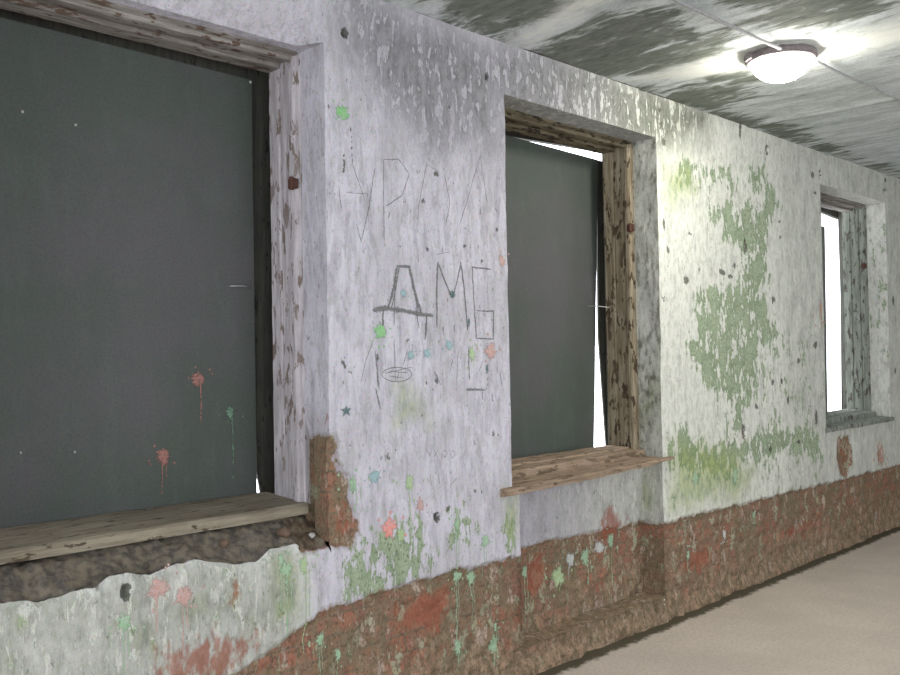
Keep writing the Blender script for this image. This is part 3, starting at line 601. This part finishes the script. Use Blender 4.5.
def bsurf(t):
    def f(P, l):
        return [(p[0]-t.location.x, -l-.002, p[1]-t.location.z) for p in P]
    return f
for s in (('dpink', 198, 379, 7, 45, 1.), ('dgreen', 230, 412, 6, 70, .7), ('dpink', 163, 456, 8, 38, .8)): splat(*s, seed=int(s[1]), y=YB, surf=bsurf(b1), parent=b1)
nb = bmesh.new()
for px, py in ((20, 453), (74, 452), (75, 125), (22, 112), (250, 82.5)):
    c = at(px, py, 1, YB); bm = bmesh.new(); bmesh.ops.create_uvsphere(bm, u_segments=10, v_segments=6, radius=.006, matrix=Matrix.Translation((c[0]-b1.location.x, -.004, c[2]-b1.location.z)))
    from_bm('nail_head', bm, M_WIRE, b1, True)
nb.free()
def wire(t, p, q, rad=.0028):
    bm = bmesh.new(); a = Vector(at(*p, 1, YB-.012))-t.location; b = Vector(at(*q[:2], 1, q[2]))-t.location; mid = (a+b)/2+Vector((0, -.004, .003))
    tube(bm, [a+Vector((0, .012, 0)), a, mid, b], rad); from_bm('wire_tie', bm, M_WIRE, t, True)
wire(b1, (231, 286), (252, 287.5, .44)); wire(b2, (588, 306), (609, 307.5, .325))
# hinges on the jambs
def hinge(k, px, py, y, h=.05):
    p = at(px, py, 0, X1[k]-.02); bm = bmesh.new(); x = X1[k]-.045
    box(bm, (x+.008, p[1]-.02, p[2]-h*.4), (x+.034, p[1]+.02, p[2]+h*.4), .003)
    tube(bm, [(x+.008, p[1]-.006, p[2]-h*.5), (x+.008, p[1]-.006, p[2]+h*.5)], .009)
    from_bm('hinge', bm, M_RUST, WIN[k])
hinge(0, 294, 184, .2); hinge(1, 631, 228, .2); hinge(2, 864, 266, .2)

# ------------------------------------------------------------------ ceiling, floor, other walls
GC = Grid()
CM = [Cz(((385, -30), (500, -30), (600, 0), (560, 22), (515, 50), (480, 55), (430, 28))), Cz(((515, 62), (565, 30), (650, 10), (735, 38), (715, 55), (640, 78), (560, 78))), Cz(((560, 70), (640, 92), (720, 75), (768, 72), (745, 100), (720, 118), (660, 100))), Cz(((700, -20), (900, -30), (900, 8), (830, 32), (770, 30), (720, 10))), Cz(((690, 108), (760, 115), (900, 172), (960, 190), (700, 120)))]
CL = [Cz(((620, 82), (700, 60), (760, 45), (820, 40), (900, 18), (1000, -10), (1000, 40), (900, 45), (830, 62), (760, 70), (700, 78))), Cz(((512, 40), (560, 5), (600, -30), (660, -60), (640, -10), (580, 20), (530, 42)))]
def ceil_patch(xa, xb, st):
    X, Y = np.meshgrid(rng(xa, xb, st), rng(-4.6, .0, st*1.2)); x, y = X.ravel(), Y.ravel()
    seam = np.zeros_like(x)
    for s in (.75, 1.95, 3.15, 4.22, 5.45, 6.65, 7.85, 9.05): seam += np.exp(-((x-s-.03*(fbm(y*1.5, y*0, 3)-.5))/.05)**2)
    z = ZC - .012*seam*(.5+fbm(x*3, y*2, 5)) - .016*(fbm(x*3.5, y*.9, 6, 4)-.5)
    mo = np.full(x.shape, -.18)
    for k, p in enumerate(CM): mo = np.maximum(mo, psdf(x, y, p)*1.6+(-.04, .10, .08, .0, .02)[k])
    mo = np.where(x < 1.5, np.maximum(mo, -.05), mo) + .1*(fbm(x*2, y*2, 8)-.5)
    mo = np.minimum(mo, .28)
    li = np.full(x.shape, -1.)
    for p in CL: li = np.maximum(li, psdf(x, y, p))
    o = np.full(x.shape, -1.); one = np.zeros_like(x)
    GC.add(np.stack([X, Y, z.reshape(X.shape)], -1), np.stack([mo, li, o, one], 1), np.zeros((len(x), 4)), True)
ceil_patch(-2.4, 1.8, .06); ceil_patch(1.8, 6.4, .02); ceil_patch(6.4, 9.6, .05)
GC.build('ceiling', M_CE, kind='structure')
cb = bmesh.new(); box(cb, (-2.6, -4.8, ZC+.02), (9.8, YF, ZC+.2))
GF = Grid(); X, Y = np.meshgrid(rng(-2.4, 9.6, .04), rng(-4.6, .17, .03)); x, y = X.ravel(), Y.ravel()
z = .006*(fbm(x*2, y*2, 5)-.5) + .012*ss(-.12, 0, y)*fbm(x*9, y*9, 6)
d = .0+np.where(y > -.25, (y+.085)*1.0, -1); GF.add(np.stack([X, Y, z.reshape(X.shape)], -1), np.stack([d, d, d, d], 1), np.zeros((len(x), 4)))
GF.build('floor', M_FL, kind='structure')
M_RW = plain('old_limewash', lin(190, 190, 186), .9, var=lin(160, 164, 156), sc=5)
def wall_box(name, boxes):
    bm = bmesh.new()
    for lo, hi in boxes: box(bm, lo, hi)
    return from_bm(name, bm, M_RW, kind='structure')
wall_box('wall_west', [((-2.6, -4.8, 0), (-2.4, -3.9, ZC+.02)), ((-2.6, -.9, 0), (-2.4, YF, ZC+.02)), ((-2.6, -3.9, 2.5), (-2.4, -.9, ZC+.02))]); wall_box('wall_east', [((9.6, -4.8, 0), (9.8, YF, ZC+.02))])  # unseen opening in the west wall added to light the reveals
sbx = []; OP = [(-1.2, .9), (1.7, 3.8), (5.6, 7.6)]; e = -2.4  # unseen south openings, added wide to let daylight in
for a, b in OP:
    sbx += [((e, -4.8, 0), (a, -4.6, ZC+.02)), ((a, -4.8, 0), (b, -4.6, .8)), ((a, -4.8, 2.6), (b, -4.6, ZC+.02))]; e = b
sbx.append(((e, -4.8, 0), (9.6, -4.6, ZC+.02))); wall_box('wall_south', sbx)
from_bm('roof_slab', cb, M_OUT, kind='structure')

# ------------------------------------------------------------------ ceiling lamp and cables
_p = at(781, 60, 2, 2.90); LC = Vector((_p[0], _p[1], 2.925)); LR = .150
lamp = link('ceiling_lamp', None, label='glowing round dome lamp with a dark ring on the stained ceiling', cat='lamp'); lamp.location = LC
def lathe(bm, prof, n=48, a0=0, a1=2*math.pi):
    full = abs(a1-a0-2*math.pi) < 1e-6; m_ = n if full else n+1
    rings = [[bm.verts.new((r*math.cos(a0+(a1-a0)*k/n), r*math.sin(a0+(a1-a0)*k/n), z)) for k in range(m_)] for r, z in prof]
    for A, B in zip(rings, rings[1:]):
        for k in range(n): bm.faces.new((A[k], A[(k+1) % m_], B[(k+1) % m_], B[k]))
    return rings
bm = bmesh.new(); r = lathe(bm, [(.11, .0), (LR+.012, .0), (LR+.016, -.012), (LR+.014, -.030), (LR+.004, -.036), (LR-.012, -.034), (LR-.012, -.02), (.11, -.02), (.11, 0)]); bmesh.ops.remove_doubles(bm, verts=bm.verts, dist=1e-5)
from_bm('base_ring', bm, M_RING, lamp, True)
mL, ntL, bL = mat('glowing_diffuser'); bL.inputs['Base Color'].default_value = (.9, .9, .88, 1); bL.inputs['Emission Color'].default_value = (1.0, .97, .88, 1); bL.inputs['Emission Strength'].default_value = 100.
bm = bmesh.new(); lathe(bm, [(LR-.012, -.028)]+[((LR-.010)*math.cos(t), -.030-.10*math.sin(t)) for t in np.linspace(0, math.pi/2-.02, 12)]); from_bm('diffuser', bm, mL, lamp, True)
bm = bmesh.new(); box(bm, (-.018, -.03, -.03), (.018, .03, .0), .004); cl = from_bm('cable_clamp', bm, M_RING, lamp); cl.location = (-(LR+.01)*.80, (LR+.01)*.60, 0); cl.rotation_euler = (0, 0, 2.5)
def cable(label, pts, r=.008):
    bm = bmesh.new(); P = []
    for a, b in zip(pts, pts[1:]):
        n = 16; P += [tuple(a[k]+(b[k]-a[k])*i/n + (.0015*math.sin(i*.9+a[0]) if k == 1 else 0) for k in range(3)) for i in range(n)]
    P.append(pts[-1]); tube(bm, P, r); return from_bm('electric_cable', bm, M_CABLE, smooth=True, label=label, cat='cable')
cable('grey cable on the ceiling running from the lamp toward the near end of the room', [(-1., -.80, 2.905), (2.4, -.835, 2.905), (3.3, -.84, 2.905), (LC.x-.13, -.86, 2.905)])
cable('faint grey cable on the ceiling leading away from the lamp toward the far end', [(LC.x+.15, -.90, 2.905), (4.6, -.89, 2.908), (5.6, -.93, 2.908), (9.58, -.95, 2.908)], .007)

# ------------------------------------------------------------------ crumbs of plaster and brick on the broken ledge
M_CRUMB = plain('plaster_crumb', lin(206, 204, 196), .95); M_BRICKC = plain('brick_crumb', lin(112, 92, 76), .95, sc=90)
def crumb(name, px, py, r, m, label, seed, lift=.5):
    p = None
    for yy in np.linspace(.02, .4, 80):            # first point of the ledge along the sight line
        q = at(px, py, 1, yy); zz = float(ledge(np.array([q[0]]), np.array([yy]))[2][0])
        if q[2] <= zz: p = (q[0], yy, zz); break
    if p is None: return
    bm = bmesh.new(); bmesh.ops.create_icosphere(bm, subdivisions=3, radius=r)
    for v in bm.verts:
        v.co *= .55+1.0*float(fbm(np.array(v.co.x/r*1.7+seed*5), np.array(v.co.y/r*1.7+v.co.z/r*1.3), seed)); v.co.z *= .7
    o = from_bm(name, bm, m, None, True, label=label, cat='rubble'); o.location = (p[0], p[1], p[2]+r*.35)
crumb('plaster_crumb', 312, 537, .013, M_CRUMB, 'small white plaster crumb on the broken ledge beside the exposed brick', 1)
crumb('brick_chunk', 284, 535, .024, M_BRICKC, 'brownish brick chunk on the broken ledge under the right end of the large sill', 2)
crumb('brick_chunk', 224, 546, .020, M_BRICKC, 'smaller brick chunk on the rubble ledge left of the brick chunk', 3)

# ------------------------------------------------------------------ daylight
w = bpy.data.worlds.new('sky'); S.world = w; w.use_nodes = True
bg = w.node_tree.nodes['Background']; bg.inputs[0].default_value = (.90, .93, 1.0, 1); bg.inputs[1].default_value = 4.9
for a, b in OP:
    L = bpy.data.lights.new('daylight_portal', 'AREA'); L.shape = 'RECTANGLE'; L.size = b-a; L.size_y = 1.8; L.cycles.is_portal = True
    o = bpy.data.objects.new('daylight_portal', L); COL.objects.link(o); o.location = ((a+b)/2, -4.62, 1.7); o.rotation_euler = (math.radians(90), 0, 0)

L = bpy.data.lights.new('daylight_portal', 'AREA'); L.shape = 'RECTANGLE'; L.size = 2.5; L.size_y = 3.0; L.cycles.is_portal = True
o = bpy.data.objects.new('daylight_portal', L); COL.objects.link(o); o.location = (-2.42, -2.4, 1.25); o.rotation_euler = (0, math.radians(-90), 0)

# ------------------------------------------------------------------ camera, view
cd = bpy.data.cameras.new('camera'); cd.sensor_width = 36; cd.sensor_fit = 'HORIZONTAL'; cd.lens = F*36/900; cd.clip_start = .02
co = bpy.data.objects.new('camera', cd); COL.objects.link(co)
mw = Matrix([[RC[i][0], -RC[i][1], -RC[i][2], CAM[i]] for i in range(3)]+[[0, 0, 0, 1]]); co.matrix_world = mw
S.camera = co
S.view_settings.view_transform = 'Standard'; S.view_settings.look = 'None'; S.view_settings.gamma = 1; S.view_settings.use_curve_mapping = False; S.view_settings.exposure = 0.1
